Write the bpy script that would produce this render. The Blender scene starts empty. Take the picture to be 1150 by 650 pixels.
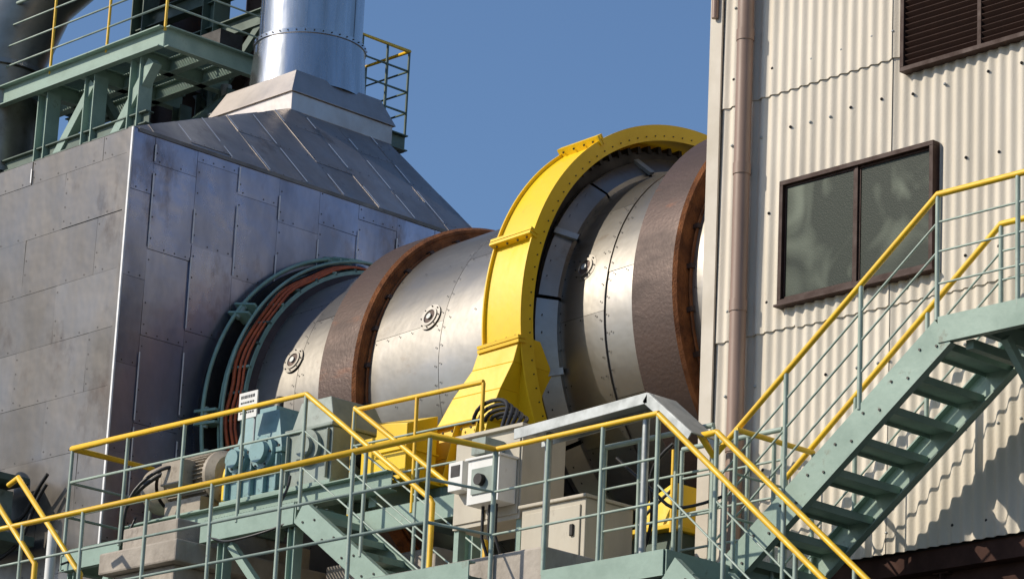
import bpy, math, random
from mathutils import Vector, Matrix
random.seed(7)
V=Vector
# ------------------------------------------------------------------ world
sc=bpy.context.scene
sc.view_settings.view_transform='Standard'; sc.view_settings.look='None'; sc.view_settings.exposure=0
SD=V((0.44,0.66,-0.53)).normalized()      # direction the sunlight travels
w=bpy.data.worlds.new("World"); sc.world=w; w.use_nodes=True
nt=w.node_tree; bg=nt.nodes["Background"]
sky=nt.nodes.new("ShaderNodeTexSky"); sky.sky_type='NISHITA'; sky.sun_disc=False
sky.sun_elevation=math.asin(-SD.z); sky.sun_rotation=math.atan2(-SD.x,-SD.y)
sky.altitude=100; sky.air_density=1.0; sky.dust_density=1.0; sky.ozone_density=5.5
nt.links.new(sky.outputs[0],bg.inputs[0]); bg.inputs[1].default_value=0.130
sl=bpy.data.lights.new("sun","SUN"); sl.energy=4.5; sl.angle=math.radians(0.5); sl.color=(1,0.90,0.75)
so=bpy.data.objects.new("sun",sl); sc.collection.objects.link(so)
so.rotation_euler=SD.to_track_quat('-Z','Y').to_euler(); so.location=(-10,-20,30)

# ------------------------------------------------------------------ camera
p=math.radians(17); ro=math.radians(2.7)
fw=V((-.7314,.6820,0)); rt=V((.6820,.7314,0)); zz=V((0,0,1))
F=fw*math.cos(p)+zz*math.sin(p); U0=-fw*math.sin(p)+zz*math.cos(p)
R=rt*math.cos(ro)+U0*math.sin(ro); U=-rt*math.sin(ro)+U0*math.cos(ro)
cd=bpy.data.cameras.new("camera"); cam=bpy.data.objects.new("camera",cd); sc.collection.objects.link(cam)
cam.matrix_world=Matrix(((R.x,U.x,-F.x,24.85),(R.y,U.y,-F.y,-22.79),(R.z,U.z,-F.z,1.6),(0,0,0,1)))
cd.sensor_width=36; cd.lens=3800/1150*36; cd.clip_end=3000; cd.clip_start=0.1
sc.camera=cam

# ------------------------------------------------------------------ materials
def mat(name,c1,c2=None,rough=0.6,metal=0.0,ns=3.0,stretch=(1,1,1),bump=0.0,bs=40,pv=0.0,c3=None,c3s=6.0,c3t=0.6,rv=0.12,spec=0.5,bst=(1,1,1)):
    m=bpy.data.materials.new(name); m.use_nodes=True; n=m.node_tree; N=n.nodes; L=n.links
    b=N["Principled BSDF"]; b.inputs["Metallic"].default_value=metal
    b.inputs["Specular IOR Level"].default_value=spec
    tc=N.new("ShaderNodeTexCoord"); mp=N.new("ShaderNodeMapping"); mp.inputs["Scale"].default_value=stretch
    L.new(tc.outputs["Object"],mp.inputs["Vector"])
    no=N.new("ShaderNodeTexNoise"); no.inputs["Scale"].default_value=ns; no.inputs["Detail"].default_value=6; no.inputs["Roughness"].default_value=0.62
    L.new(mp.outputs[0],no.inputs["Vector"])
    r=N.new("ShaderNodeValToRGB"); r.color_ramp.elements[0].position=0.36; r.color_ramp.elements[1].position=0.64
    c2=c2 or tuple(x*0.8 for x in c1)
    r.color_ramp.elements[0].color=(*c2,1); r.color_ramp.elements[1].color=(*c1,1)
    L.new(no.outputs[0],r.inputs[0]); col=r.outputs[0]
    if c3:
        n3=N.new("ShaderNodeTexNoise"); n3.inputs["Scale"].default_value=c3s; n3.inputs["Detail"].default_value=8; n3.inputs["Roughness"].default_value=.7
        L.new(mp.outputs[0],n3.inputs["Vector"])
        r3=N.new("ShaderNodeValToRGB"); r3.color_ramp.elements[0].position=c3t-.06; r3.color_ramp.elements[1].position=c3t+.10
        L.new(n3.outputs[0],r3.inputs[0])
        mx=N.new("ShaderNodeMix"); mx.data_type='RGBA'; L.new(r3.outputs[0],mx.inputs[0]); L.new(col,mx.inputs[6]); mx.inputs[7].default_value=(*c3,1)
        col=mx.outputs[2]
    if pv:
        at=N.new("ShaderNodeAttribute"); at.attribute_name="pv"
        ma=N.new("ShaderNodeMapRange"); ma.inputs[3].default_value=1-pv; ma.inputs[4].default_value=1+pv
        L.new(at.outputs["Fac"],ma.inputs[0])
        mu=N.new("ShaderNodeVectorMath"); mu.operation='SCALE'; L.new(col,mu.inputs[0]); L.new(ma.outputs[0],mu.inputs["Scale"]); col=mu.outputs[0]
    L.new(col,b.inputs["Base Color"])
    mr=N.new("ShaderNodeMapRange"); mr.inputs[1].default_value=.3; mr.inputs[2].default_value=.7
    mr.inputs[3].default_value=min(1,rough+rv); mr.inputs[4].default_value=max(.05,rough-rv)
    L.new(no.outputs[0],mr.inputs[0]); L.new(mr.outputs[0],b.inputs["Roughness"])
    if bump:
        nb=N.new("ShaderNodeTexNoise"); nb.inputs["Scale"].default_value=bs; nb.inputs["Detail"].default_value=3
        mb=N.new("ShaderNodeMapping"); mb.inputs["Scale"].default_value=bst
        L.new(tc.outputs["Object"],mb.inputs["Vector"]); L.new(mb.outputs[0],nb.inputs["Vector"])
        bu=N.new("ShaderNodeBump"); bu.inputs["Strength"].default_value=bump; bu.inputs["Distance"].default_value=0.02
        L.new(nb.outputs[0],bu.inputs["Height"]); L.new(bu.outputs[0],b.inputs["Normal"])
    return m
M=dict(
 wall=mat("corrugated_sheet",(.64,.585,.495),(.56,.51,.425),.8,0,1.6,(1,1,.35),.12,60,.05,(.42,.35,.27),5,.70),
 trim=mat("beige_trim",(.57,.52,.44),(.5,.45,.37),.7,0,2),
 pipe=mat("brown_pipe",(.30,.20,.15),(.24,.16,.12),.45,0,4,(1,1,.3)),
 brown=mat("brown_aluminium",(.050,.024,.017),None,.6,0,8,spec=.25),
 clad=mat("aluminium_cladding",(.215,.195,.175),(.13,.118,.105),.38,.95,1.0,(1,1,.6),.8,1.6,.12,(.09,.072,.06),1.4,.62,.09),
 cladb=mat("aluminium_cladding_sky_tint",(.40,.42,.52),(.23,.25,.32),.32,.93,1.3,(1,1,.45),.7,1.7,.13,(.19,.16,.16),1.5,.62,.09),  # same aluminium on the kiln-side face, blue sky reflection put into its base colour
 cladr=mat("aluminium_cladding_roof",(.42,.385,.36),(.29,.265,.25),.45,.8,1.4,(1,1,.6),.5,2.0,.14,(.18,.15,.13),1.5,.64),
 seam=mat("joint_sealant",(.85,.85,.86),(.7,.7,.7),.6,0,9),
 rivet=mat("rivet",(.05,.045,.04),None,.5,.4,9),
 shell=mat("stainless_shell",(.315,.298,.272),(.215,.203,.183),.38,.92,1.3,(.6,1.2,1.2),.3,2.5,.12,(.15,.115,.085),1.8,.66,.07),
 stack=mat("stack_steel",(.50,.51,.53),(.32,.34,.36),.26,.95,2.2,(2.5,2.5,.15),.5,3,0,None,6,.6,.1,.5,(1,1,.4)),
 tyre=mat("dark_rust",(.082,.050,.038),(.052,.033,.027),.55,.35,3,(.4,1,1),.2,30,0,(.15,.06,.028),4,.66),
 rust=mat("orange_rust",(.36,.13,.04),(.15,.055,.022),.85,.1,5,(1,1,1),.4,60),
 yel=mat("yellow_paint",(.84,.57,.012),(.77,.50,.012),.42,0,2.5,(1,1,1),.08,12,0,(.50,.30,.03),7,.70),
 yrail=mat("yellow_rail_paint",(.84,.52,.02),(.74,.43,.02),.45,0,6,(1,1,1),0,1,0,(.30,.17,.05),14,.68),
 grn=mat("green_steel_paint",(.26,.365,.30),(.20,.29,.24),.5,0,3,(1,1,1),.08,20,0,(.12,.11,.07),6,.66),
 dgrn=mat("dark_green_steel",(.10,.15,.12),(.07,.105,.085),.55,0,3),
 grail=mat("green_rail_paint",(.34,.42,.36),(.25,.32,.27),.5,0,6,(1,1,1),0,1,0,(.14,.11,.08),12,.66),
 hoop=mat("green_hoop_paint",(.30,.45,.36),(.22,.35,.28),.45,0,6),
 turq=mat("turquoise_paint",(.22,.36,.37),(.16,.28,.29),.42,0,4,(1,1,1),.06,30,0,(.07,.075,.06),7,.63),
 grey=mat("grey_green_machine",(.27,.32,.28),(.20,.24,.21),.5,0,4,(1,1,1),.05,30,0,(.09,.08,.06),7,.64),
 motor=mat("motor_paint",(.36,.31,.24),(.27,.23,.18),.5,0,5,(1,1,1),.1,30,0,(.11,.08,.05),7,.62),
 beige=mat("cabinet_beige",(.48,.44,.35),(.42,.38,.3),.5,0,4,(1,1,.4),0,1,0,(.25,.2,.14),8,.68),
 white=mat("white_plate",(.74,.74,.71),(.64,.64,.61),.45,0,5,(1,1,.5),0,1,0,(.4,.36,.3),8,.68),
 conc=mat("concrete",(.42,.375,.32),(.29,.255,.215),.9,0,3,(1,1,.6),.4,18,0,(.16,.13,.11),4,.64),
 galv=mat("galvanised",(.38,.40,.40),(.28,.30,.30),.55,.6,6),
 blk=mat("black_rubber",(.015,.015,.016),None,.5,0,5),
 dark=mat("dark_steel",(.035,.032,.03),(.02,.018,.017),.6,.3,5),
 orange=mat("orange_hose",(.62,.13,.035),(.38,.08,.03),.6,0,9),
 ground=mat("asphalt",(.06,.06,.058),(.045,.045,.044),.9,0,.4,(1,1,1),.3,30),
 redb=mat("red_brown_paint",(.075,.04,.032),(.05,.028,.023),.9,0,5,spec=.1),
)
g=bpy.data.materials.new("frosted_glass"); g.use_nodes=True; gn=g.node_tree; b=gn.nodes["Principled BSDF"]
b.inputs["Roughness"].default_value=.36; b.inputs["Specular IOR Level"].default_value=.12
tc=gn.nodes.new("ShaderNodeTexCoord"); n1=gn.nodes.new("ShaderNodeTexNoise"); n1.inputs["Scale"].default_value=1.6; n1.inputs["Distortion"].default_value=1.0
r1=gn.nodes.new("ShaderNodeValToRGB"); r1.color_ramp.elements[0].position=.50; r1.color_ramp.elements[1].position=.80
r1.color_ramp.elements[0].color=(.034,.042,.032,1); r1.color_ramp.elements[1].color=(.17,.195,.15,1)
gn.links.new(tc.outputs["Object"],n1.inputs[0]); gn.links.new(n1.outputs[0],r1.inputs[0]); gn.links.new(r1.outputs[0],b.inputs["Base Color"])
n2=gn.nodes.new("ShaderNodeTexVoronoi"); n2.inputs["Scale"].default_value=90; bu=gn.nodes.new("ShaderNodeBump"); bu.inputs["Strength"].default_value=.2; bu.inputs["Distance"].default_value=.004
gn.links.new(tc.outputs["Object"],n2.inputs[0]); gn.links.new(n2.outputs[0],bu.inputs["Height"]); gn.links.new(bu.outputs[0],b.inputs["Normal"])
M["glass"]=g

# ------------------------------------------------------------------ geometry accumulator
class G:
    def __init__(s,name,parent=None,bevel=0):
        s.name=name;s.v=[];s.f=[];s.mi=[];s.sm=[];s.pv=[];s.mats=[];s.parent=parent;s.bevel=bevel
    def add(s,vs,fs,m,sm=False,pv=.5):
        o=len(s.v); s.v+= [tuple(q) for q in vs]
        if m not in s.mats: s.mats.append(m)
        k=s.mats.index(m)
        for f_ in fs:
            s.f.append(tuple(o+i for i in f_)); s.mi.append(k); s.sm.append(sm); s.pv.append(pv)
    def hexa(s,c,m,pv=.5):   # 8 corners: bottom 4 ccw, top 4 ccw
        s.add(c,[(0,3,2,1),(4,5,6,7),(0,1,5,4),(1,2,6,5),(2,3,7,6),(3,0,4,7)],m,False,pv)
    def box(s,x0,x1,y0,y1,z0,z1,m,pv=.5):
        s.hexa([(x0,y0,z0),(x1,y0,z0),(x1,y1,z0),(x0,y1,z0),(x0,y0,z1),(x1,y0,z1),(x1,y1,z1),(x0,y1,z1)],m,pv)
    def obox(s,a,b_,wd,h,m,up=V((0,0,1)),off=(0,0)):
        a=V(a);b_=V(b_);t=(b_-a).normalized(); sd=t.cross(V(up))
        if sd.length<1e-4: sd=t.cross(V((0,1,0)))
        sd.normalize(); u=sd.cross(t).normalized()
        a=a+sd*off[0]+u*off[1]; b_=b_+sd*off[0]+u*off[1]
        c=[]
        for q in(-1,1):
            for (e,pp) in ((-1,a),(1,a),(1,b_),(-1,b_)):
                c.append(pp+sd*(e*wd/2)+u*(q*h/2))
        s.hexa(c,m)
    def ibeam(s,a,b_,wd,h,m,t=.014,up=V((0,0,1))):
        s.obox(a,b_,wd,t,m,up,(0,h/2-t/2)); s.obox(a,b_,wd,t,m,up,(0,-h/2+t/2)); s.obox(a,b_,t,h-2*t,m,up)
    def chan(s,a,b_,wd,h,m,t=.014,side=1):
        s.obox(a,b_,t,h,m); s.obox(a,b_,wd,t,m,V((0,0,1)),(side*(wd/2+t/2),h/2-t/2)); s.obox(a,b_,wd,t,m,V((0,0,1)),(side*(wd/2+t/2),-h/2+t/2))
    def tube(s,pts,r,m,n=10,cap=True):
        pts=[V(q) for q in pts]; N=len(pts)
        t0=(pts[1]-pts[0]).normalized(); ref=V((0,0,1)) if abs(t0.z)<.9 else V((1,0,0))
        sd=t0.cross(ref).normalized()
        vs=[]
        for i,q in enumerate(pts):
            if i==0: t=t0; k=1
            elif i==N-1: t=(pts[-1]-pts[-2]).normalized(); k=1
            else:
                ta=(pts[i]-pts[i-1]).normalized(); tb=(pts[i+1]-pts[i]).normalized(); t=(ta+tb).normalized(); k=1/max(.6,t.dot(ta))
            sd=(sd-t*sd.dot(t)).normalized(); u=t.cross(sd)
            for j in range(n):
                a=2*math.pi*j/n; vs.append(q+(sd*math.cos(a)+u*math.sin(a))*r*(k if 0<i<N-1 else 1))
        fs=[]
        for i in range(N-1):
            for j in range(n):
                fs.append((i*n+j,i*n+(j+1)%n,(i+1)*n+(j+1)%n,(i+1)*n+j))
        s.add(vs,fs,m,True)
        if cap:
            s.add([vs[j] for j in range(n)],[tuple(range(n))[::-1]],m); s.add([vs[(N-1)*n+j] for j in range(n)],[tuple(range(n))],m)
    def rev(s,prof,c,ax,m,n=48,ref=None,a0=0,a1=2*math.pi,sm=False,pv=.5,msel=None):
        ax=V(ax).normalized(); c=V(c)
        if ref is None: ref=V((0,0,1)) if abs(ax.z)<.9 else V((1,0,0))
        u=(V(ref)-ax*V(ref).dot(ax)).normalized(); vv=ax.cross(u)
        for i in range(len(prof)-1):
            vs=[];fs=[]
            for (d,r) in (prof[i],prof[i+1]):
                for j in range(n+1):
                    a=a0+(a1-a0)*j/n; vs.append(c+ax*d+(u*math.cos(a)+vv*math.sin(a))*r)
            for j in range(n): fs.append((j,j+1,n+1+j+1,n+1+j))
            s.add(vs,fs,(msel[i] if msel else m),True,pv)
    def out(s):
        me=bpy.data.meshes.new(s.name); me.from_pydata(s.v,[],s.f)
        for m_ in s.mats: me.materials.append(M[m_])
        me.polygons.foreach_set("material_index",s.mi); me.polygons.foreach_set("use_smooth",s.sm)
        at=me.attributes.new("pv","FLOAT","FACE"); at.data.foreach_set("value",s.pv)
        me.update(); o=bpy.data.objects.new(s.name,me); sc.collection.objects.link(o)
        if s.bevel:
            bm=o.modifiers.new("bevel","BEVEL"); bm.width=s.bevel; bm.segments=2; bm.limit_method='ANGLE'; bm.angle_limit=math.radians(50)
        if s.parent: o.parent=s.parent
        return o
def empty(name):
    e=bpy.data.objects.new(name,None); sc.collection.objects.link(e); return e

def clip(poly,cl):
    out=poly
    for i in range(len(cl)):
        a=cl[i]; b_=cl[(i+1)%len(cl)]; inp=out; out=[]
        def side(q): return (b_[0]-a[0])*(q[1]-a[1])-(b_[1]-a[1])*(q[0]-a[0])
        for j in range(len(inp)):
            c_=inp[j]; d=inp[(j+1)%len(inp)]; sc_=side(c_); sd_=side(d)
            if sc_>=0: out.append(c_)
            if (sc_>=0)!=(sd_>=0):
                t=sc_/(sc_-sd_); out.append((c_[0]+t*(d[0]-c_[0]),c_[1]+t*(d[1]-c_[1])))
        if len(out)<3: return []
    return out
def panels(gm,O,ue,ve,cl,pw,ph,m,colmajor=True,seamp=.35,jit=.006,lift=.012):
    O=V(O);ue=V(ue).normalized();ve=V(ve).normalized();nn=ue.cross(ve)
    us=[q[0] for q in cl];vs_=[q[1] for q in cl]
    def P(u,v,h): return O+ue*u+ve*v+nn*h
    nc=int((max(us)-min(us))/pw)+2; nr=int((max(vs_)-min(vs_))/ph)+3
    for i in range(nc):
        sh=random.random()*ph if colmajor else 0
        for j in range(-1,nr):
            sx=(j%2)*.5*pw if not colmajor else 0
            u0=min(us)+(i-.5)*pw+sx;u1=u0+pw-.004;v0=min(vs_)+j*ph-sh;v1=v0+ph-.004
            pl=clip([(u0,v0),(u1,v0),(u1,v1),(u0,v1)],cl)
            if len(pl)<3: continue
            a,b_,c_=[random.uniform(-jit,jit) for _ in range(3)]
            cu,cv=(u0+u1)/2,(v0+v1)/2
            def H(qu,qv): return lift+abs(a)+b_*(qu-cu)/pw+c_*(qv-cv)/ph
            top=[P(q[0],q[1],H(q[0],q[1])) for q in pl]
            bot=[P(q[0],q[1],0) for q in pl]; k=len(pl)
            pv=random.random()
            gm.add(top,[tuple(range(k))],m,False,pv)
            gm.add(top+bot,[(x,x+k,(x+1)%k+k,(x+1)%k) for x in range(k)],m,False,pv)
            if random.random()<seamp:
                lo=max(v0,min(q[1] for q in pl))+.02; hi=min(v1,max(q[1] for q in pl))-.02
                hi=lo+(hi-lo)*random.uniform(.4,1)
                st=clip([(u0-.008,lo),(u0+.008,lo),(u0+.008,hi),(u0-.008,hi)],cl)
                if len(st)>2 and hi-lo>.1:
                    gm.add([P(q[0],q[1],.031) for q in st],[tuple(range(len(st)))],"seam")
            for e in range(4):
                for (qu,qv) in ((u0+.03,v0+ph*(e+.5)/4),(u0+pw*(e+.5)/4,v0+.03)):
                    if random.random()<.85:
                        rr=.009
                        if min((( cl[(x+1)%len(cl)][0]-cl[x][0])*(qv-cl[x][1])-(cl[(x+1)%len(cl)][1]-cl[x][1])*(qu-cl[x][0])) for x in range(len(cl)))<.02: continue
                        hh=H(qu,qv)+.003
                        gm.add([P(qu+rr*math.cos(t*math.pi/3),qv+rr*math.sin(t*math.pi/3),hh) for t in range(6)],[tuple(range(6))],"rivet")

# ------------------------------------------------------------------ ground
gr=G("ground"); gr.add([(-1500,-1500,0),(1500,-1500,0),(1500,1500,0),(-1500,1500,0)],[(0,1,2,3)],"ground"); gr.out()

# ------------------------------------------------------------------ factory building
fb=empty("factory_building")
g_=G("corrugated_wall",fb)
XL,XR=6.08,15.6; YW=-3.0; pitch=.11; amp=.0125
zs=[7.47,9.62,11.71,13.8,15.9]
for r in range(4):
    z0=zs[r]-(.12 if r else 0); z1=zs[r+1]
    xs=XL+.0; c=0
    while xs<XR-.01:
        xe=min(XR,xs+pitch*9); n=int(round((xe-xs)/pitch*10)); vs=[];pvv=random.random()
        jx=random.uniform(-.003,.003); dz=random.uniform(-.012,.012) if r else 0
        for (zq,o) in ((z0+dz,-.016-.004*(c%2)),(z1,.0-.004*(c%2))):
            for i in range(n+1):
                x=xs+(xe-xs)*i/n
                vs.append((x,YW+o+jx-amp*math.cos((x-XL)/pitch*2*math.pi),zq))
        g_.add(vs,[(i,i+1,n+1+i+1,n+1+i) for i in range(n)],"wall",True,pvv)
        vs2=[vs[i] for i in range(n+1)]+[(vs[i][0],vs[i][1]+.008,vs[i][2]) for i in range(n+1)]
        g_.add(vs2,[(i,n+1+i,n+1+i+1,i+1) for i in range(n)],"wall",False,pvv)
        xs=xe; c+=1
g_.out()
g_=G("wall_bolts",fb)
for zr in [7.62,8.35,9.05,9.75,10.55,11.25,11.82,12.5,13.2,13.9]:
    x=XL+pitch*.5+pitch*random.choice([1,2])
    while x<XR:
        k=round((x-XL)/pitch); xx=XL+k*pitch
        if random.random()<.85:
            zq=zr+random.uniform(-.02,.02); y=YW-amp-.008
            g_.rev([(0,.013),(.008,.013),(.014,.007),(.017,0)],(xx,y,zq),(0,-1,0),"dark" if random.random()<.5 else "galv",8)
        x+=pitch*random.choice([2,3,3,4])
g_.out()
g_=G("wall_frame",fb)
g_.box(6.03,6.09,-3.05,-2.6,7.47,15.9,"trim")
g_.box(6.09,6.17,-3.053,-3.035,7.47,15.9,"trim")
g_.box(6.09,XR,-2.95,-2.935,7.44,15.9,"dark")
g_.box(6.03,6.08,-2.6,-2.3,7.47,15.9,"trim"); g_.box(6.03,6.08,-2.3,2.3,12.9,15.9,"trim"); g_.box(6.03,6.08,2.3,8,7.47,15.9,"trim")
g_.box(6.03,XR,8,8.1,0,15.9,"trim"); g_.box(XR-.05,XR,-2.9,8,7.47,15.9,"trim")
g_.box(6.0,XR+.1,-3.1,8.2,15.9,16.0,"trim")
g_.out()
g_=G("floor_structure",fb)
g_.box(6.03,XR,-2.96,8,7.30,7.465,"redb")
for x in [6.3,7.4,8.5,9.6,10.7,11.8,12.9,14,15.1]:
    g_.ibeam((x,-2.9,7.17),(x,8,7.17),.15,.25,"redb")
g_.ibeam((6.1,-2.83,7.2),(XR,-2.83,7.2),.15,.26,"redb"); g_.ibeam((6.1,-.6,7.1),(XR,-.6,7.1),.2,.3,"redb")
for x in [8.0,11.0,14.5]:
    for y in [-1.6,3,7.6]: g_.ibeam((x,y,0),(x,y,7.05),.25,.25,"redb",.02,V((1,0,0)))
for x in [6.5,8.0,9.5,11.0,12.5]:
    g_.obox((x,-2.5,6.0),(x+1.3,-2.5,7.1),.09,.09,"dgrn")
g_.ibeam((6.1,-2.5,6.7),(XR,-2.5,6.7),.12,.16,"dgrn")
g_.box(4,XR+10,1.5,1.7,0,7.3,"redb")
g_.out()
g_=G("window",fb,.003)
x0,x1,z0,z1=6.905,8.545,9.695,10.765; y0=-3.085
g_.box(x0,x1,y0,-3.0,z0,z0+.04,"brown"); g_.box(x0,x1,y0,-3.0,z1-.04,z1,"brown")
g_.box(x0,x0+.04,y0,-3.0,z0+.04,z1-.04,"brown"); g_.box(x1-.04,x1,y0,-3.0,z0+.04,z1-.04,"brown")
xm=(x0+x1)/2
g_.box(xm-.018,xm+.018,y0+.022,-3.01,z0+.04,z1-.04,"brown")
for (a,b_,yy) in ((x0+.04,xm-.018,y0+.03),(xm+.018,x1-.04,y0+.04)):
    g_.box(a,b_,yy,yy+.02,z0+.04,z0+.065,"brown"); g_.box(a,b_,yy,yy+.02,z1-.06,z1-.04,"brown")
    g_.box(a,a+.018,yy,yy+.02,z0+.065,z1-.06,"brown"); g_.box(b_-.018,b_,yy,yy+.02,z0+.065,z1-.06,"brown")
    g_.box(a+.018,b_-.018,yy+.008,yy+.014,z0+.065,z1-.06,"glass")
g_.box(x0-.02,x1+.02,y0-.02,-3.0,z0-.02,z0,"brown")
g_.out()
g_=G("louvre",fb,.003)
x0,x1,z0,z1=8.19,10.2,11.42,12.6
g_.box(x0,x1,-3.09,-3.0,z0,z0+.04,"brown"); g_.box(x0,x0+.04,-3.09,-3.0,z0+.04,z1,"brown"); g_.box(x1-.04,x1,-3.09,-3.0,z0+.04,z1,"brown"); g_.box(x0,x1,-3.09,-3.0,z1,z1+.04,"brown")
g_.box(x0+.04,x1-.04,-3.03,-3.022,z0+.04,z1,"dark")
g_.box(8.98,9.02,-3.08,-3.03,z0+.04,z1,"brown")
z=z0+.07
while z<z1-.05:
    g_.obox((x0+.04,-3.055,z),(8.98,-3.055,z),.008,.055,"brown",V((0,-.7,.7))); g_.obox((9.02,-3.055,z),(x1-.04,-3.055,z),.008,.055,"brown",V((0,-.7,.7)))
    z+=.052
g_.out()
g_=G("downpipe",fb)
g_.tube([(6.51,-3.12,16),(6.51,-3.12,5.5)],.07,"pipe",16)
for z in [12.1,10.9,9.7,8.5,7.5]:
    g_.tube([(6.51,-3.12,z),(6.51,-3.12,z+.10)],.077,"pipe",16); g_.box(6.49,6.53,-3.07,-3.02,z+.03,z+.07,"galv")
g_.tube([(6.11,-3.08,12.42),(6.11,-3.08,12.9)],.03,"pipe",10)
g_.out()

# ------------------------------------------------------------------ hood (dust chamber)
hd=empty("metal_clad_hood")
XH=-1.9; YH=-3.27; YH2=1.75; ZE=13.2; ZB=5.5; XHL=-8.0
g_=G("hood_body",hd)
g_.box(XHL,XH,YH,YH2,ZB,ZE,"dark")
cx0,cx1,cy0,cy1,zc=-4.8,-3.4,.0,1.45,14.68
rb=[V((XHL,YH,ZE)),V((XH,YH,ZE)),V((XH,YH2,ZE)),V((XHL,YH2,ZE))]; rtp=[V((cx0,cy0,zc)),V((cx1,cy0,zc)),V((cx1,cy1,zc)),V((cx0,cy1,zc))]
g_.hexa(rb+rtp,"clad")
g_.out()
g_=G("cladding_panels",hd)
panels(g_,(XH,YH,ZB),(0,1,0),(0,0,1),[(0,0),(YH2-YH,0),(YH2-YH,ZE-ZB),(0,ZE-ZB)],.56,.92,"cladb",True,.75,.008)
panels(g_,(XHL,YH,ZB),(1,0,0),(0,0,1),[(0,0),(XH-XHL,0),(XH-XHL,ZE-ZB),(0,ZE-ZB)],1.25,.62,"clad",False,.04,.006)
g_.box(XH+.004,XH+.030,YH-.028,YH-.010,ZB,ZE,"seam"); g_.box(XH-.05,XH+.004,YH-.028,YH-.022,ZB,ZE,"clad")
g_.box(XH+.004,XH+.028,YH+.05,YH2,ZE-.03,ZE+.01,"clad")
def roofpl(a,b_,c_,d,m,pw,ph,sp):
    ue=(b_-a).normalized(); nn=(b_-a).cross(d-a).normalized(); ve=nn.cross(ue)
    pl=[((q-a).dot(ue),(q-a).dot(ve)) for q in (a,b_,c_,d)]
    panels(g_,a,ue,ve,pl,pw,ph,m,True,sp)
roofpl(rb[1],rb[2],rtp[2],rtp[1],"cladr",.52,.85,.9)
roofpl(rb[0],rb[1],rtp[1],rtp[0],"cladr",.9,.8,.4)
g_.out()
g_=G("collar",hd,.004)
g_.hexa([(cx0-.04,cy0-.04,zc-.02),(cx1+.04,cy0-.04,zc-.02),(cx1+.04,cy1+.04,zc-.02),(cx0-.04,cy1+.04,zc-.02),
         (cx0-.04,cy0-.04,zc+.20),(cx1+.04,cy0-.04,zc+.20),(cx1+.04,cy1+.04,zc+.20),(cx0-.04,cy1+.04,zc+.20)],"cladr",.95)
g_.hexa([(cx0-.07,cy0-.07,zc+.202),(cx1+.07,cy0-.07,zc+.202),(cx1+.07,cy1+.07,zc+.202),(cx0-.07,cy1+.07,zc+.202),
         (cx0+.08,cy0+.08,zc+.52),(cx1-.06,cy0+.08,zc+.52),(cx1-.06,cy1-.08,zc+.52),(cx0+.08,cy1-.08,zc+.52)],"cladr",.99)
g_.out()
g_=G("hood_legs",hd)
for x in (-2.1,-5,-7.8):
    for y in (-3.0,1.5): g_.ibeam((x,y,0),(x,y,ZB),.3,.3,"dgrn",.02,V((1,0,0)))
g_.out()
g_=G("exhaust_stack",None)
sx,sy=-4.1,.78; zc2=15.15
g_.rev([(0,.69),(.62,.65),(.63,.665),(.68,.665),(.69,.61),(1.9,.605),(1.91,.625),(1.96,.625),(1.97,.605),(5,.6),(5,.0)],(sx,sy,zc2),(0,0,1),"stack",64)
for k in range(3):
    a=-1.9+k*1.1; n=V((math.cos(a),math.sin(a),0))
    g_.obox(V((sx,sy,zc2+.7))+n*.61,V((sx,sy,zc2+4.9))+n*.603,.03,.012,"stack",n)
for k in range(40):
    a=k*math.pi/20; n=V((math.cos(a),math.sin(a),0))
    g_.rev([(0,.009),(.008,.009),(.008,0)],V((sx,sy,zc2+.655))+n*.667,n,"rivet",6)
g_.out()
g_=G("stack_inspection_platform")
px0,px1,py0,py1,pz=-5.1,-4.3,1.6,2.5,15.25
g_.box(px0,px1,py0,py1,pz-.03,pz,"dgrn"); g_.chan((px1,py0,pz-.1),(px1,py1,pz-.1),.06,.2,"dgrn"); g_.chan((px0,py1,pz-.1),(px1,py1,pz-.1),.06,.2,"dgrn")
for y in (py0+.15,py0+.55,py1):
    g_.tube([(px1,y,pz),(px1,y,pz+1.1)],.016,"dgrn",8)
for x in (px0,px0+.4): g_.tube([(x,py1,pz),(x,py1,pz+1.1)],.016,"dgrn",8)
g_.tube([(px1,py0,pz+1.1),(px1,py1,pz+1.1),(px0,py1,pz+1.1)],.018,"yrail",8)
for h in (.3,.57,.84): g_.tube([(px1,py0,pz+h),(px1,py1,pz+h),(px0,py1,pz+h)],.011,"dgrn",8)
g_.ibeam((px1-.1,py1-.2,pz-.2),(-4.2,1.2,13.8),.1,.1,"dgrn")
g_.out()

# ------------------------------------------------------------------ steel tower, upper left
tw=empty("steel_tower")
g_=G("tower_frame",tw)
X0,X1,Y0,Y1,Z=-8.6,-5.2,-.53,1.0,15.85
g_.chan((X0,Y0,Z),(X1,Y0,Z),.08,.26,"grn"); g_.chan((X1,Y0,Z),(X1,Y1,Z),.08,.26,"grn"); 
for x in (-5.9,-6.8,-7.7): g_.ibeam((x,Y0,Z-.02),(x,Y1,Z-.02),.12,.2,"grn")
for y in (.1,.6): g_.ibeam((X0,y,Z-.025),(X1,y,Z-.025),.12,.19,"grn")
g_.ibeam((X0,Y0+.1,Z-.9),(X1-.3,Y0+.1,Z-.9),.12,.16,"dgrn"); g_.ibeam((X0,Y1,Z-.6),(X1,Y1,Z-.6),.15,.2,"dgrn")
for x in (-5.75,-6.65,-7.6):
    g_.ibeam((x,Y0+.12,12.8),(x,Y0+.12,Z-.13),.2,.2,"grn",.016,V((1,0,0)))
    g_.ibeam((x,Y1-.1,12.8),(x,Y1-.1,Z-.13),.17,.17,"dgrn",.016,V((1,0,0)))
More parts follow.
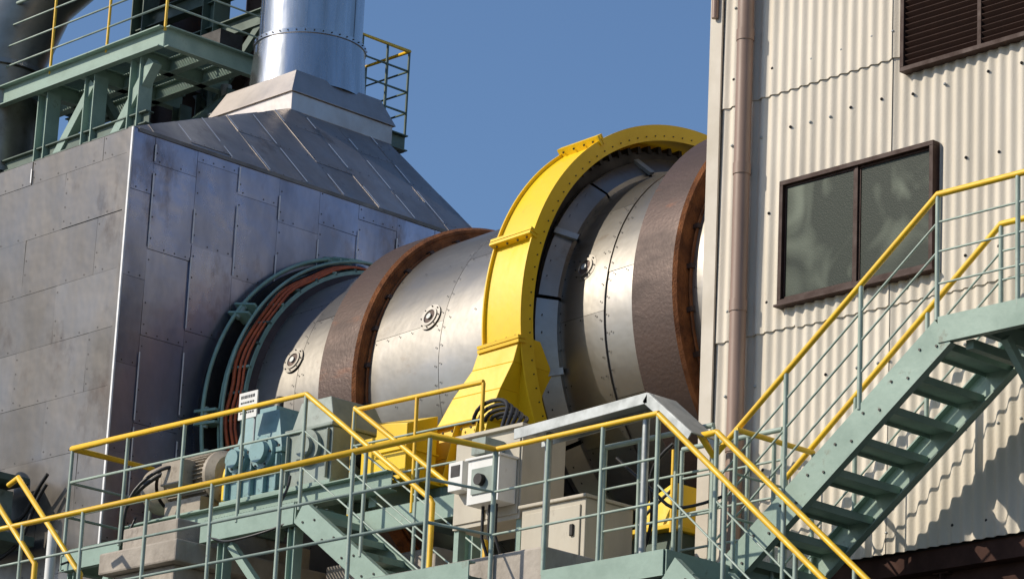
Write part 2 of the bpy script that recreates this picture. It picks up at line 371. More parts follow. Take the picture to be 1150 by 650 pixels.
g_.obox((-5.5,Y0+.12,Z-.2),(-7.0,Y0+.12,13.8),.13,.13,"grn"); g_.obox((-6.65,Y0+.12,Z-.2),(-8.1,Y0+.12,13.9),.12,.12,"grn")
g_.obox((-6.65,Y0+.12,Z-.2),(-6.65,Y1-.1,14.2),.09,.09,"dgrn"); g_.obox((-5.75,Y1-.1,Z-.2),(-5.75,Y0+.12,14.4),.09,.09,"dgrn")
x=X0
while x<X1: g_.box(x,x+.006,Y0,Y1,Z+.105,Z+.135,"dgrn"); x+=.045
for (x,y) in ((-5.35,1.5),(-6.9,1.5),(-8.4,1.5)): g_.ibeam((x,y,12),(x,y,20),.25,.25,"dgrn",.018,V((1,0,0)))
for zq in (14.6,16.9,17.45): g_.ibeam((X0,1.5,zq),(X1,1.5,zq),.15,.22,"dgrn")
g_.ibeam((-5.35,-.5,Z+1.9),(-5.35,3,Z+1.9),.15,.22,"dgrn")
g_.obox((-6.9,1.5,Z+.1),(-5.35,1.5,Z+1.5),.1,.1,"dgrn"); g_.obox((-6.9,1.5,Z+.1),(-8.4,1.5,Z+1.5),.1,.1,"dgrn")
g_.tube([(-8.6,.9,14.9),(-5.9,.9,14.9),(-5.8,.9,15.0),(-5.8,.9,15.8)],.07,"galv",12); g_.tube([(-8.6,.6,15.3),(-5.3,.6,15.3)],.04,"galv",10)
g_.box(-7.4,-6.7,.7,1.2,16.0,16.7,"dark"); g_.box(-6.2,-5.8,.75,1.1,16.0,16.5,"dark")
g_.out()
g_=G("tower_handrail",tw)
def rail(g,pts,h=1.05,mids=(.35,.7),sp=1.0,top="yrail",post="grail",mid="grail",r=.022):
    pts=[V(q) for q in pts]
    up=V((0,0,1))
    g.tube([q+up*h for q in pts],r,top,10)
    for m_ in mids: g.tube([q+up*m_ for q in pts],.011,mid,8)
    done=set()
    for i in range(len(pts)-1):
        a,b_=pts[i],pts[i+1]; L=(b_-a).length; k=max(1,round(L/sp))
        for j in range(k+1):
            q=a+(b_-a)*j/k; key=(round(q.x,2),round(q.y,2))
            if key in done: continue
            done.add(key)
            lean=V((random.uniform(-.006,.006),random.uniform(-.006,.006),0))
            g.tube([q-up*.05,q+up*(h-.01)+lean],.018,post,8)
rail(g_,[(X0,Y0,Z+.13),(X1,Y0,Z+.13),(X1,Y1,Z+.13)],1.1,(.28,.55,.82),1.3,"grail","yrail","grail")
g_.out()
g_=G("process_duct")
g_.tube([(-9.0,-.3,10),(-9.0,-.3,16.6),(-8.7,-.1,17.5),(-8.0,.5,18.4),(-7.6,1.2,19.5)],.62,"shell",36)
g_.rev([(-.01,.62),(0,.68),(.06,.68),(.07,.62)],(-9.0,-.3,16.3),(0,0,1),"shell",36); g_.rev([(-.01,.62),(0,.68),(.06,.68),(.07,.62)],(-9.0,-.3,14.9),(0,0,1),"shell",36)
g_.out()
g_=G("process_duct"); 
g_.tube([(-7.2,2.9,12),(-7.2,2.9,20)],.55,"tyre",30); g_.tube([(-9.4,2.6,17.0),(-7.3,2.6,17.0)],.45,"tyre",24); g_.tube([(-8.6,2.2,12),(-8.6,2.2,20)],.5,"tyre",30); g_.tube([(-6.0,2.3,12),(-6.0,2.3,20)],.42,"tyre",30)
g_.out()

# ------------------------------------------------------------------ rotary kiln
kl=empty("rotary_kiln")
T=.04; ct,st_=math.cos(T),math.sin(T)
AX=V((ct,0,st_)); UPK=V((-st_,0,ct)); KO=V((0,0,10.33)); SK=V((0,-1,0))
def K(x,r,a): return KO+AX*x+(UPK*math.cos(a)+SK*math.sin(a))*r
def krev(g,prof,m,n=96,msel=None,pv=.5): g.rev(prof,KO,AX,m,n,UPK,0,2*math.pi,False,pv,msel)
TX=(-.12,4.24); TW=.56
g_=G("drum_shell",kl)
krev(g_,[(-1.9,1.91),(7.3,1.91)],"dark")
def disc(g,x,r,a,s,m="rivet",h=.006):
    c=K(x,r,a); nrm=(K(x,r+1,a)-c); t=nrm.cross(AX).normalized()
    vs=[c+nrm*h+(AX*math.cos(q*math.pi/3)+t*math.sin(q*math.pi/3))*s for q in range(6)]
    g.add(vs,[tuple(range(6))],m)
def cylpan(g,x0,x1,r,na,off,m):
    for k in range(na):
        a0=off+2*math.pi*k/na; a1=off+2*math.pi*(k+1)/na-.002; n=max(3,int(96/na)); dr=random.uniform(0,.006); dr2=random.uniform(0,.006); pv=random.random()
        vs=[];
        for (x,rr) in ((x0,r-.02),(x0,r+dr),(x1-.006,r+dr2),(x1-.006,r-.02)):
            for j in range(n+1): vs.append(K(x,rr,a0+(a1-a0)*j/n))
        for i in range(3):
            g.add(vs[i*(n+1):(i+2)*(n+1)],[(j,j+1,n+2+j,n+1+j) for j in range(n)],m,True,pv)
        g.add([K(x0,r-.02,a0),K(x1,r-.02,a0),K(x1,r+dr,a0),K(x0,r+dr,a0)],[(0,1,2,3)],m,False,pv)
        L=x1-x0; kk=max(2,int(L/.16))
        for e in range(kk):
            disc(g,x0+L*(e+.5)/kk,r+.008,a0+.018,.0095)
            if e%2==0: disc(g,x0+L*(e+.5)/kk,r+.008,(a0+a1)/2,.0095)
        kk=int((a1-a0)*r/.17)
        for e in range(kk): disc(g,x0+.03,r+.008,a0+(a1-a0)*(e+.5)/kk,.0095); disc(g,x1-.04,r+.008,a0+(a1-a0)*(e+.5)/kk,.0095)
RS=1.93
cylpan(g_,-1.30,-.65,RS,9,.2,"shell"); cylpan(g_,-.65,TX[0],RS,9,.35,"shell")
cylpan(g_,TX[0]+TW,1.5,RS,8,.55,"shell"); cylpan(g_,1.5,2.75,RS,8,.15,"shell")
cylpan(g_,3.16,3.75,RS+.015,10,.3,"shell"); cylpan(g_,3.75,TX[1],RS,10,.1,"shell")
cylpan(g_,TX[1]+TW,6.0,RS,8,.4,"shell"); cylpan(g_,6.0,7.3,RS,8,.1,"shell")
g_.out()
g_=G("inspection_ports",kl,.003)
for x in (-.76,1.29,3.42,5.75):
    for a in (math.radians(74),math.radians(254)):
        c=K(x,RS,a); nrm=K(x,RS+1,a)-c
        g_.rev([(0,.14),(.018,.14),(.018,.10),(.03,.10),(.03,.075),(.02,.07)],c,nrm,"shell",24,AX)
        g_.rev([(.021,.07),(.021,0)],c,nrm,"tyre",24,AX)
        g_.rev([(.02,.03),(.04,.03),(.04,0)],c,nrm,"galv",16,AX)
        for q in range(8):
            t=nrm.cross(AX); cc=c+(AX*math.cos(q*.785)+t*math.sin(q*.785))*.12+nrm*.018
            g_.rev([(0,.008),(.010,.008),(.010,0)],cc,nrm,"rivet",6,AX)
g_.out()
for i,x in enumerate(TX):
    g_=G("riding_tyre_%d"%(i+1),kl)
    W=TW; ro_=2.09+.03*i
    krev(g_,[(x,1.90),(x,ro_-.03),(x+.03,ro_),(x+W-.03,ro_),(x+W,ro_-.03),(x+W,ro_-.06),(x+W-.01,ro_-.07),(x+W-.01,1.90)],"tyre",120,["rust","tyre","tyre","rust","rust","rust","rust"])
    krev(g_,[(x+W-.012,1.91),(x+W+.02,1.95),(x+W+.04,1.95),(x+W+.04,1.92)],"rust")
    krev(g_,[(x-.07,1.92),(x-.07,1.955),(x-.0,1.955)],"rust")
    for k in range(30):
        a=k*math.pi/15
        q=[K(x+W-.01,1.93,a-.012),K(x+W+.07,1.93,a-.012),K(x+W+.07,1.93,a+.012),K(x+W-.01,1.93,a+.012),K(x+W-.01,1.965,a-.012),K(x+W+.05,1.965,a-.012),K(x+W+.05,1.965,a+.012),K(x+W-.01,1.965,a+.012)]
        g_.hexa(q,"tyre")
    g_.out()
g_=G("inlet_seal",kl)
krev(g_,[(-1.92,2.2),(-1.74,2.2),(-1.74,1.95)],"dark")
krev(g_,[(-1.62,2.08),(-1.62,2.13),(-1.59,2.13),(-1.59,2.08)],"hoop"); krev(g_,[(-1.36,2.0),(-1.36,2.04),(-1.34,2.04),(-1.34,1.99)],"hoop")
krev(g_,[(-1.58,2.05),(-1.48,2.06),(-1.36,2.0)],"tyre")
krev(g_,[(-1.74,2.0),(-1.62,2.06)],"rust"); krev(g_,[(-1.34,2.0),(-1.30,1.93)],"tyre")
for (xx,rr,rad,mm) in ((-1.50,2.10,.022,"orange"),(-1.43,2.085,.018,"orange"),(-1.54,2.13,.012,"blk"),(-1.38,2.07,.014,"orange")):
    g_.tube([K(xx+.012*math.sin(i*1.3+rad*99),rr+.014*math.sin(i*.9),i*.06-.6) for i in range(62)],rad,mm,8)
for k in range(44):
    a=k*math.pi/22
    q=[K(-1.62,2.05,a-.006),K(-1.34,2.02,a-.006),K(-1.34,2.02,a+.006),K(-1.62,2.05,a+.006),K(-1.62,2.12,a-.006),K(-1.34,2.06,a-.006),K(-1.34,2.06,a+.006),K(-1.62,2.12,a+.006)]
    g_.hexa(q,"dgrn" if k%3 else "hoop")
for a in (.25,.95,1.55,1.75,2.2,-.5):
    for da in(-.03,.03):
        q=[K(-1.8,2.1,a+da-.006),K(-1.55,2.1,a+da-.006),K(-1.55,2.1,a+da+.006),K(-1.8,2.1,a+da+.006),K(-1.8,2.3,a+da-.006),K(-1.55,2.22,a+da-.006),K(-1.55,2.22,a+da+.006),K(-1.8,2.3,a+da+.006)]
        g_.hexa(q,"hoop")
    g_.tube([K(-1.7,2.22,a-.05),K(-1.7,2.22,a+.05)],.03,"grail",8)
g_.tube([K(-1.5,2.17,.1+i*.05) for i in range(44)],.018,"hoop",8)
g_.tube([K(-1.72,2.25,.0+i*.05) for i in range(40)],.022,"hoop",8)
g_.out()
g_=G("girth_gear",kl)
krev(g_,[(2.76,1.92),(2.76,2.24),(2.98,2.24),(2.98,1.92)],"dark")
for k in range(96):
    a=k*math.pi/48
    g_.hexa([K(2.74,2.22,a-.012),K(3.0,2.22,a-.012),K(3.0,2.22,a+.012),K(2.74,2.22,a+.012),K(2.74,2.29,a-.008),K(3.0,2.29,a-.008),K(3.0,2.29,a+.008),K(2.74,2.29,a+.008)],"dark")
for k in range(18):
    a0=k*math.pi/9+.05; a1=a0+math.pi/9-.02; n=6; dr=random.uniform(-.015,.015); pv=random.random()
    prf=((3.0,2.02),(3.0,2.14+dr),(3.05,2.14+dr),(3.17+dr,1.99),(3.17,1.92)); vs=[]
    for (x,rr) in prf:
        for j in range(n+1): vs.append(K(x,rr,a0+(a1-a0)*j/n))
    for i in range(4): g_.add(vs[i*(n+1):(i+2)*(n+1)],[(j,j+1,n+2+j,n+1+j) for j in range(n)],"shell",True,pv)
    if k%2: g_.hexa([K(3.05,2.12,a0-.02),K(3.19,1.97,a0-.02),K(3.19,1.97,a0+.012),K(3.05,2.12,a0+.012),K(3.06,2.16,a0-.02),K(3.22,1.99,a0-.02),K(3.22,1.99,a0+.012),K(3.06,2.16,a0+.012)],"galv")
    for da in (.08,.16,.24): disc(g_,3.1,2.09,a0+da,.010,"rivet",.02)
g_.out()

# ------------------------------------------------------------------ yellow gear guard
yg=empty("yellow_gear_guard")
g_=G("guard_ring",yg)
def arc(g,prof,a0,a1,n,m):
    for i in range(len(prof)-1):
        vs=[K(prof[i][0],prof[i][1],a0+(a1-a0)*j/n) for j in range(n+1)]+[K(prof[i+1][0],prof[i+1][1],a0+(a1-a0)*j/n) for j in range(n+1)]
        g.add(vs,[(j,j+1,n+2+j,n+1+j) for j in range(n)],m,True)
A0,A1=-1.9,2.0
arc(g_,[(2.66,2.32),(2.66,2.46),(2.675,2.46),(2.675,2.425),(3.165,2.425),(3.165,2.46),(3.18,2.46),(3.18,2.30),(3.165,2.30),(3.165,2.41),(2.675,2.41),(2.675,2.32),(2.66,2.32)],A0,A1,110,"yel")
def rib(a,r1=2.51,th=.006,x0=2.645,x1=3.195,r0=2.41):
    g_.hexa([K(x0,r0,a-th),K(x1,r0,a-th),K(x1,r0,a+th),K(x0,r0,a+th),K(x0,r1,a-th),K(x1,r1,a-th),K(x1,r1,a+th),K(x0,r1,a+th)],"yel")
for a in (-1.2,-.65,-.12,.62,1.22,1.66):
    rib(a); rib(a+.016)
    for x in (2.72,2.86,3.0,3.12): 
        for s in (-1,1):
            c=K(x,2.47,a+.008+s*.016)
            t_=(SK*math.cos(a)-UPK*math.sin(a))*s
            g_.rev([(0,.010),(.012,.010),(.012,0)],c,t_,"rivet",6)
for k in range(70):
    a=A0+.03+k*(A1-A0-.06)/69; c=K(3.18,2.345,a); g_.rev([(0,.007),(.010,.007),(.010,0)],c,AX,"rivet",6)
g_.out()
g_=G("guard_base",yg,.006)
secs=[(10.25,2.66,3.185,-2.46,-2.2),(10.0,2.60,3.15,-2.5,-2.0),(9.75,2.42,3.06,-2.56,-1.9),(9.45,2.26,2.98,-2.62,-1.9),(9.15,2.2,2.94,-2.66,-1.9),(8.85,2.1,2.92,-2.72,-1.9)]
for i in range(len(secs)-1):
    a=secs[i+1];b_=secs[i]
    g_.hexa([(a[1],a[3],a[0]),(a[2],a[3],a[0]),(a[2],a[4],a[0]),(a[1],a[4],a[0]),(b_[1],b_[3],b_[0]-.0005),(b_[2],b_[3],b_[0]-.0005),(b_[2],b_[4],b_[0]-.0005),(b_[1],b_[4],b_[0]-.0005)],"yel")
for z,x0,x1,y in ((9.46,2.22,3.02,-2.68),(8.84,2.02,2.98,-2.82)):
    g_.box(x0,x1,y,-1.85,z,z+.018,"yel")
for x in (2.3,2.6,2.9):
    g_.hexa([(x,-2.82,8.86),(x+.012,-2.82,8.86),(x+.012,-2.66,8.86),(x,-2.66,8.86),(x,-2.68,9.45),(x+.012,-2.68,9.45),(x+.012,-2.60,9.45),(x,-2.60,9.45)],"yel")
for k in range(6): g_.rev([(0,.012),(.012,.012),(.012,0)],(2.3+k*.125,-2.655,9.40),(0,-1,0),"rivet",6)
g_.box(2.0,3.0,-2.8,-1.8,8.6,8.84,"grn")
g_.out()
g_=G("pinion_guard",yg,.01)
g_.box(1.92,2.14,-3.2,-2.6,8.9,9.30,"yel"); g_.hexa([(2.14,-3.22,8.88),(2.56,-3.22,8.88),(2.56,-2.85,8.88),(2.14,-2.85,8.88),(2.14,-3.22,9.42),(2.56,-3.22,9.36),(2.56,-2.85,9.5),(2.14,-2.85,9.5)],"yel")
g_.box(2.12,2.58,-3.24,-2.83,9.12,9.135,"yel"); g_.box(1.9,2.6,-3.25,-2.6,8.84,8.88,"yel")
g_.out()

# ------------------------------------------------------------------ drive train
dm=empty("electric_motor")
MX=-.98
g_=G("motor_body",dm,.004); my,mz=-3.1,9.28
g_.rev([(0,0),(0,.19),(.04,.23),(.12,.26),(.16,.26),(.17,.235),(.75,.235),(.76,.26),(.8,.26),(.88,.2),(.9,.07),(1.1,.07),(1.1,0)],(MX,my,mz),(1,0,0),"motor",36)
for k in range(36):
    a=k*math.pi/18
    n=V((0,math.cos(a),math.sin(a))); g_.obox(V((MX+.17,my,mz))+n*.24,V((MX+.74,my,mz))+n*.24,.008,.05,"motor",n)
g_.box(MX+.3,MX+.6,my-.40,my-.2,mz-.1,mz+.14,"motor"); g_.box(MX+.2,MX+.75,my-.25,my+.25,8.88,9.06,"motor")
g_.rev([(0,.24),(-.08,.25),(-.24,.23),(-.25,.19),(-.25,0)],(MX,my,mz),(1,0,0),"motor",32)
g_.out()
g_=G("coupling_guard",None,.006)
pr=[]
for k in range(9):
    a=math.pi*k/8; pr.append((math.cos(a)*.16,math.sin(a)*.16))
vs=[];
for x in (-.03,.19):
    vs+=[(x,my-.16,8.89)]+[(x,my-c,9.24+s) for c,s in pr]+[(x,my+.16,8.89)]
k=len(vs)//2
g_.add(vs,[tuple(range(k))[::-1],tuple(range(k,2*k))]+[(i,i+1,k+i+1,k+i) for i in range(k-1)],"yel")
g_.out()
gb=empty("gearbox")
g_=G("gearbox_casing",gb,.012); S=.26
g_.box(S,S+.78,-3.42,-2.75,8.89,9.28,"turq"); g_.box(S-.03,S+.81,-3.45,-2.72,9.28,9.33,"turq")
g_.hexa([(S+.03,-3.4,9.33),(S+.75,-3.4,9.33),(S+.75,-2.78,9.33),(S+.03,-2.78,9.33),(S+.1,-3.34,9.74),(S+.6,-3.34,9.74),(S+.6,-2.84,9.74),(S+.1,-2.84,9.74)],"turq")
g_.box(S+.2,S+.45,-3.25,-2.95,9.74,9.82,"turq")
for x in (.02,.2,.39,.58,.76): g_.box(S+x-.012,S+x+.012,-3.47,-3.42,8.91,9.26,"turq")
g_.rev([(0,.13),(.06,.13),(.06,.09),(.12,.09),(.12,0)],(S+.18,-3.42,9.28),(0,-1,0),"turq",24); g_.rev([(0,.16),(.06,.16),(.06,.11),(.12,.11),(.12,0)],(S+.55,-3.42,9.3),(0,-1,0),"turq",24)
for (cx,rr) in ((S+.18,.11),(S+.55,.135)):
    for q in range(6): g_.rev([(0,.012),(.014,.012),(.014,0)],(cx+rr*math.cos(q*1.047),-3.48,9.29+rr*math.sin(q*1.047)),(0,-1,0),"rivet",6)
g_.rev([(0,.14),(.08,.14),(.1,.06),(.1,0)],(S,-3.1,9.24),(-1,0,0),"turq",24)
g_.rev([(0,.03),(.1,.03),(.1,.045),(.13,.045),(.13,0)],(S+.32,-3.1,9.82),(0,0,1),"dark",12)
for x in (.0,.15,.3,.45,.6,.75): g_.rev([(0,.014),(.025,.014),(.025,0)],(S+x,-3.435,9.33),(0,0,1),"rivet",6)
g_.out()
g_=G("reducer",None,.01); S=1.12
g_.box(S,S+.64,-3.42,-2.7,8.91,9.42,"grey"); g_.box(S-.02,S+.66,-3.45,-2.68,9.42,9.46,"grey")
g_.hexa([(S+.02,-3.4,9.46),(S+.62,-3.4,9.46),(S+.62,-2.72,9.46),(S+.02,-2.72,9.46),(S+.08,-3.35,9.74),(S+.5,-3.35,9.74),(S+.5,-2.8,9.74),(S+.08,-2.8,9.74)],"grey")
g_.rev([(0,.17),(.05,.17),(.05,.1),(.1,.1),(.1,0)],(S+.33,-3.42,9.25),(0,-1,0),"grey",24)
for x in (.03,.6): g_.box(S+x-.01,S+x+.01,-3.46,-3.42,8.93,9.40,"grey")
g_.rev([(0,.12),(.15,.12),(.15,0)],(S+.64,-3.05,9.2),(1,0,0),"dark",20)
g_.out()
g_=G("warning_sign",None,.002); S=.50
g_.box(S,S+.27,-3.54,-3.525,9.64,9.90,"white"); g_.tube([(S+.05,-3.51,9.3),(S+.05,-3.51,9.88)],.012,"galv",6); g_.tube([(S+.22,-3.51,9.3),(S+.22,-3.51,9.88)],.012,"galv",6)
for i,z in enumerate((9.84,9.79,9.74,9.69)):
    x=S+.03
    while x<S+.23:
        wdt=random.uniform(.012,.03); g_.box(x,min(x+wdt,S+.25),-3.5435,-3.54,z,z+.03*(1 if i<1 else .6),"blk"); x+=wdt+.010
g_.out()
g_=G("drive_base_frame",None,.004)
for y in (-3.4,-2.8): g_.ibeam((-1.3,y,8.78),(2.6,y,8.78),.14,.18,"grn")
for x in (-1.2,-.5,.4,1.3,2.2): g_.box(x,x+.1,-3.32,-2.88,8.6,8.86,"grn")
g_.box(-1.2,-.1,-3.45,-2.75,8.872,8.885,"grn"); g_.box(.2,1.8,-3.46,-2.7,8.872,8.905,"grn")
g_.out()
g_=G("concrete_pier",None,.02); g_.box(-.42,.48,-4.15,-2.5,0,8.15,"conc"); g_.box(-.55,.62,-4.25,-2.4,8.15,8.36,"conc"); g_.box(-.38,.45,-4.12,-2.5,8.36,8.60,"conc"); g_.out()
g_=G("concrete_pier",None,.02); g_.box(1.4,2.9,-3.1,2.2,0,8.2,"conc"); g_.out()
g_=G("concrete_pier",None,.02); g_.box(3.9,5.9,-2.5,2.5,0,7.5,"conc"); g_.out()
g_=G("concrete_foundation",None,.02); g_.box(2.9,6.22,-4.95,-2.6,6.7,7.42,"conc"); g_.box(3.2,6.0,-4.6,-2.7,0,6.7,"conc"); g_.out()
for x in (TX[0]+.28,TX[1]+.28):
    g_=G("support_roller",None)
    for s in (-1,1):
        cy=s*1.35; cz=10.33+x*.04-math.sqrt((2.11+.38)**2-1.35**2)
        g_.rev([(-.3,0),(-.3,.1),(-.22,.1),(-.22,.36),(-.2,.38),(.2,.38),(.22,.36),(.22,.1),(.42,.1),(.42,0)],(x,cy,cz),(1,0,0),"tyre",40)
        for e in (-.42,.42): g_.hexa([(x+e-.1,cy-.22,cz-.5),(x+e+.1,cy-.22,cz-.5),(x+e+.1,cy+.22,cz-.5),(x+e-.1,cy+.22,cz-.5),(x+e-.1,cy-.13,cz+.12),(x+e+.1,cy-.13,cz+.12),(x+e+.1,cy+.13,cz+.12),(x+e-.1,cy+.13,cz+.12)],"grn")
    g_.box(x-.7,x+.7,-1.8,1.8,cz-.75,cz-.5,"grn")
    g_.out()
g_=G("thrust_roller_guard",None,.006)
g_.hexa([(5.35,-3.15,7.98),(5.85,-3.15,7.98),(5.85,-2.7,7.98),(5.35,-2.7,7.98),(5.55,-3.1,8.25),(5.82,-3.1,8.36),(5.82,-2.75,8.36),(5.55,-2.75,8.25)],"yel")
g_.box(5.28,5.9,-3.2,-2.65,7.94,7.98,"yel"); g_.box(5.35,5.85,-3.1,-2.6,7.45,7.94,"dgrn"); g_.tube([(5.9,-3.2,7.9),(5.9,-3.2,8.6)],.018,"yrail",8)
g_.out()

# ------------------------------------------------------------------ walkways, stairs
def grating(g,x0,x1,y0,y1,z,m="dgrn"):
    x=x0
    while x<x1: g.box(x,x+.005,y0,y1,z-.03,z,m); x+=.04
    y=y0
    while y<y1: g.box(x0,x1,y,y+.006,z-.012,z-.004,m); y+=.12
def stair(g,x0,z0,x1,z1,yn,yf,m="grn",h=.22):
    n=max(2,round(abs(z1-z0)/.2))
    for y,s in ((yn,1),(yf,-1)):
        g.obox((x0,y,z0-.04),(x1,y,z1-.04),.012,h,m)
        for e in (1,-1): g.obox((x0,y+s*.035,z0-.04),(x1,y+s*.035,z1-.04),.055,.012,m,V((0,0,1)),(0,e*(h/2-.008)))
    for i in range(n):
        t=(i+.5)/n; x=x0+(x1-x0)*t; z=z0+(z1-z0)*t
        g.box(x-.13,x+.13,yn+.014,yf-.014,z-.03,z,m); g.box(x-.13,x-.122,yn+.014,yf-.014,z-.06,z-.03,m); g.box(x+.122,x+.13,yn+.014,yf-.014,z-.06,z-.03,m)
        for s in (-.08,.08): g.rev([(0,.011),(.01,.011),(.01,0)],(x+s,yn-.006,z-.045),(0,-1,0),"rivet",6)
us=empty("steel_staircase")
g_=G("flight",us)
stair(g_,7.15,6.98,9.58,8.765,-4.2,-3.36,"grn",.25)
g_.out()
g_=G("landing",us)
g_.chan((9.54,-4.212,8.74),(13,-4.212,8.74),.055,.2,"grn",.010,-1); g_.chan((9.54,-3.346,8.74),(13,-3.346,8.74),.055,.2,"grn",.010,1)
g_.box(9.6,13,-4.19,-3.2,8.80,8.815,"dgrn")
for x in (9.9,10.7,11.5,12.3): g_.box(x-.03,x+.03,-4.18,-3.38,8.66,8.78,"grn")
g_.obox((10.0,-4.0,8.65),(10.0,-3.05,7.7),.06,.06,"grn"); g_.obox((9.75,-4.1,8.62),(9.75,-3.05,8.62),.07,.07,"grn")
g_.ibeam((12.8,-4.1,0),(12.8,-4.1,8.6),.15,.15,"grn",.012,V((1,0,0)))
g_.out()
g_=G("handrails",us)
def strail(g,x0,z0,x1,z1,xe,y,h=1.0,sp=3,mids=(.3,.55,.78)):
    up=V((0,0,1)); a=V((x0,y,z0));b_=V((x1,y,z1))
    P_=[a,b_]+([V((xe,y,z1))] if xe is not None else [])
    g.tube([q+up*h for q in P_],.024,"yrail",10)
    for m_ in mids: g.tube([q+up*m_ for q in P_],.009,"grail",8)
    for i in range(sp+1):
        q=a+(b_-a)*i/sp; g.tube([q+up*.02,q+up*(h-.01)],.019,"grail",8)
    if xe is not None:
        x=x1+.75
        while x<xe: g.tube([V((x,y,z1)),V((x,y,z1+h))],.019,"grail",8); x+=.75
strail(g_,7.3,7.12,9.52,8.80,13,-4.2); strail(g_,7.3,7.12,9.45,8.80,13,-3.36)
g_.out()
ls=empty("steel_staircase")
g_=G("flight",ls); stair(g_,9.6,5.35,7.62,7.08,-5.0,-4.35); g_.out()
g_=G("handrails",ls)
strail(g_,9.6,5.35,7.47,7.22,None,-5.0,1.04,3,(.5,)); strail(g_,9.6,5.35,7.47,7.22,None,-4.35,1.04,3,(.5,))
g_.tube([(7.47,-4.35,8.26),(7.3,-4.35,8.26),(7.3,-4.2,8.12)],.024,"yrail",10)
g_.out()
wk=empty("steel_walkway")
g_=G("walkway_frame",wk)
g_.chan((6.27,-5.012,7.1),(7.58,-5.012,7.1),.06,.2,"grn",.010,-1); g_.box(6.27,7.58,-4.93,-3.2,7.175,7.197,"dgrn"); g_.box(7.585,7.60,-5.0,-3.3,7.0,7.2,"grn")
for x in (6.4,7.0): g_.ibeam((x,-4.9,7.08),(x,-3.3,7.08),.1,.16,"grn")
g_.ibeam((6.5,-4.7,0),(6.5,-4.7,7.0),.15,.15,"grn",.014,V((1,0,0))); g_.ibeam((7.5,-3.6,0),(7.5,-3.6,7.0),.15,.15,"grn",.014,V((1,0,0)))
g_.chan((-3.5,-5.62,7.1),(6.1,-5.62,7.1),.06,.18,"grn",.012,-1); grating(g_,-3.5,5.7,-5.6,-5.05,7.2)
for x in (-3,-1.5,0,1.5,3,4.5): g_.ibeam((x,-5.6,7.08),(x,-5.03,7.08),.1,.16,"grn"); 
for x in (-3,0,3): g_.ibeam((x,-5.12,0),(x,-5.12,7.0),.15,.15,"grn",.014,V((1,0,0)))
g_.out()
g_=G("walkway_handrail",wk)
rail(g_,[(-3.5,-5.6,7.26),(5.55,-5.6,7.22),(5.65,-4.98,7.22)],1.05,(.35,.7),.95)
rail(g_,[(5.65,-4.98,7.22),(7.47,-5.0,7.22)],1.05,(.35,.7),.62)
rail(g_,[(7.62,-4.3,7.22),(7.62,-3.4,7.22)],1.05,(.35,.7),.5)
rail(g_,[(5.9,-4.0,7.4),(7.1,-4.0,7.4)],1.05,(.35,.7),.4,top="grail")
rail(g_,[(6.1,-3.3,7.4),(7.2,-3.3,7.4)],1.15,(.3,.6,.9),.35,top="grail")
g_.out()
up_=empty("drive_platform")
g_=G("platform_frame",up_)
g_.chan((-1.48,-4.0,8.45),(-.58,-4.0,8.45),.06,.2,"grn",.012,-1); g_.chan((.65,-4.0,8.45),(1.98,-4.0,8.45),.06,.2,"grn",.012,-1); g_.chan((-1.5,-4.006,8.45),(-1.5,-2.6,8.45),.06,.19,"grn",.012,1)
grating(g_,2.03,3.75,-3.33,-2.9,8.57); g_.chan((2.02,-3.36,8.45),(3.75,-3.36,8.45),.06,.2,"grn",.012,-1)
grating(g_,-1.47,-.6,-3.97,-3.5,8.57);grating(g_,.66,1.98,-3.97,-3.5,8.57)
g_.box(1.99,2.005,-4.0,-3.37,8.36,8.54,"grn")
for x in (-1.40,-.75,.9,1.90): g_.ibeam((x,-3.90,0),(x,-3.90,8.34),.1,.1,"grn",.012,V((1,0,0)))
g_.obox((-1.4,-3.9,7.3),(-.8,-3.9,8.33),.07,.07,"grn"); g_.obox((1.9,-3.9,7.4),(1.0,-3.9,8.3),.07,.07,"grn")
g_.ibeam((3.6,-3.3,7.4),(3.6,-3.3,8.35),.12,.12,"grn",.012,V((1,0,0)))
stair(g_,3.75,7.3,2.06,8.49,-4.0,-3.4)
g_.out()
g_=G("platform_handrail",up_)
rail(g_,[(-1.47,-3.0,8.55),(-1.47,-4.0,8.55),(2.05,-4.0,8.52)],1.02,(.34,.68),.9)
strail(g_,3.8,7.3,2.05,8.52,None,-4.0,1.02,2,(.34,.68)); strail(g_,3.8,7.3,1.98,8.54,None,-3.36,1.02,2,(.34,.68))
g_.tube([(3.8,-4.0,8.32),(3.83,-4.0,8.28),(3.83,-4.0,7.4)],.024,"yrail",10); g_.tube([(3.8,-3.36,8.32),(3.83,-3.36,8.28),(3.83,-3.36,7.4)],.024,"yrail",10)
rail(g_,[(1.98,-3.36,8.52),(3.7,-3.36,8.5)],1.02,(.34,.68),.85,post="yrail")
g_.out()

# ------------------------------------------------------------------ cabinets
cb=empty("control_cabinet")
g_=G("cabinet_body",cb,.008)
g_.box(4.1,4.92,-4.0,-3.5,8.0,8.78,"beige"); g_.box(4.07,4.95,-4.04,-3.47,8.78,8.81,"beige"); g_.box(4.12,4.50,-4.015,-4.0,8.04,8.74,"beige"); g_.box(4.52,4.90,-4.015,-4.0,8.04,8.74,"beige")
g_.box(4.5,4.88,-4.22,-4.02,8.12,8.50,"white"); g_.box(4.48,4.90,-4.24,-4.02,8.50,8.52,"white"); g_.box(4.56,4.82,-4.235,-4.22,8.2,8.42,"grey")
g_.rev([(0,.05),(.05,.05),(.05,0)],(4.69,-4.235,8.31),(0,-1,0),"dark",16); g_.box(4.55,4.72,-4.24,-4.02,8.54,8.68,"grey"); g_.box(4.17,4.34,-4.14,-4.02,8.3,8.55,"white"); g_.box(4.2,4.31,-4.145,-4.14,8.42,8.52,"dark")
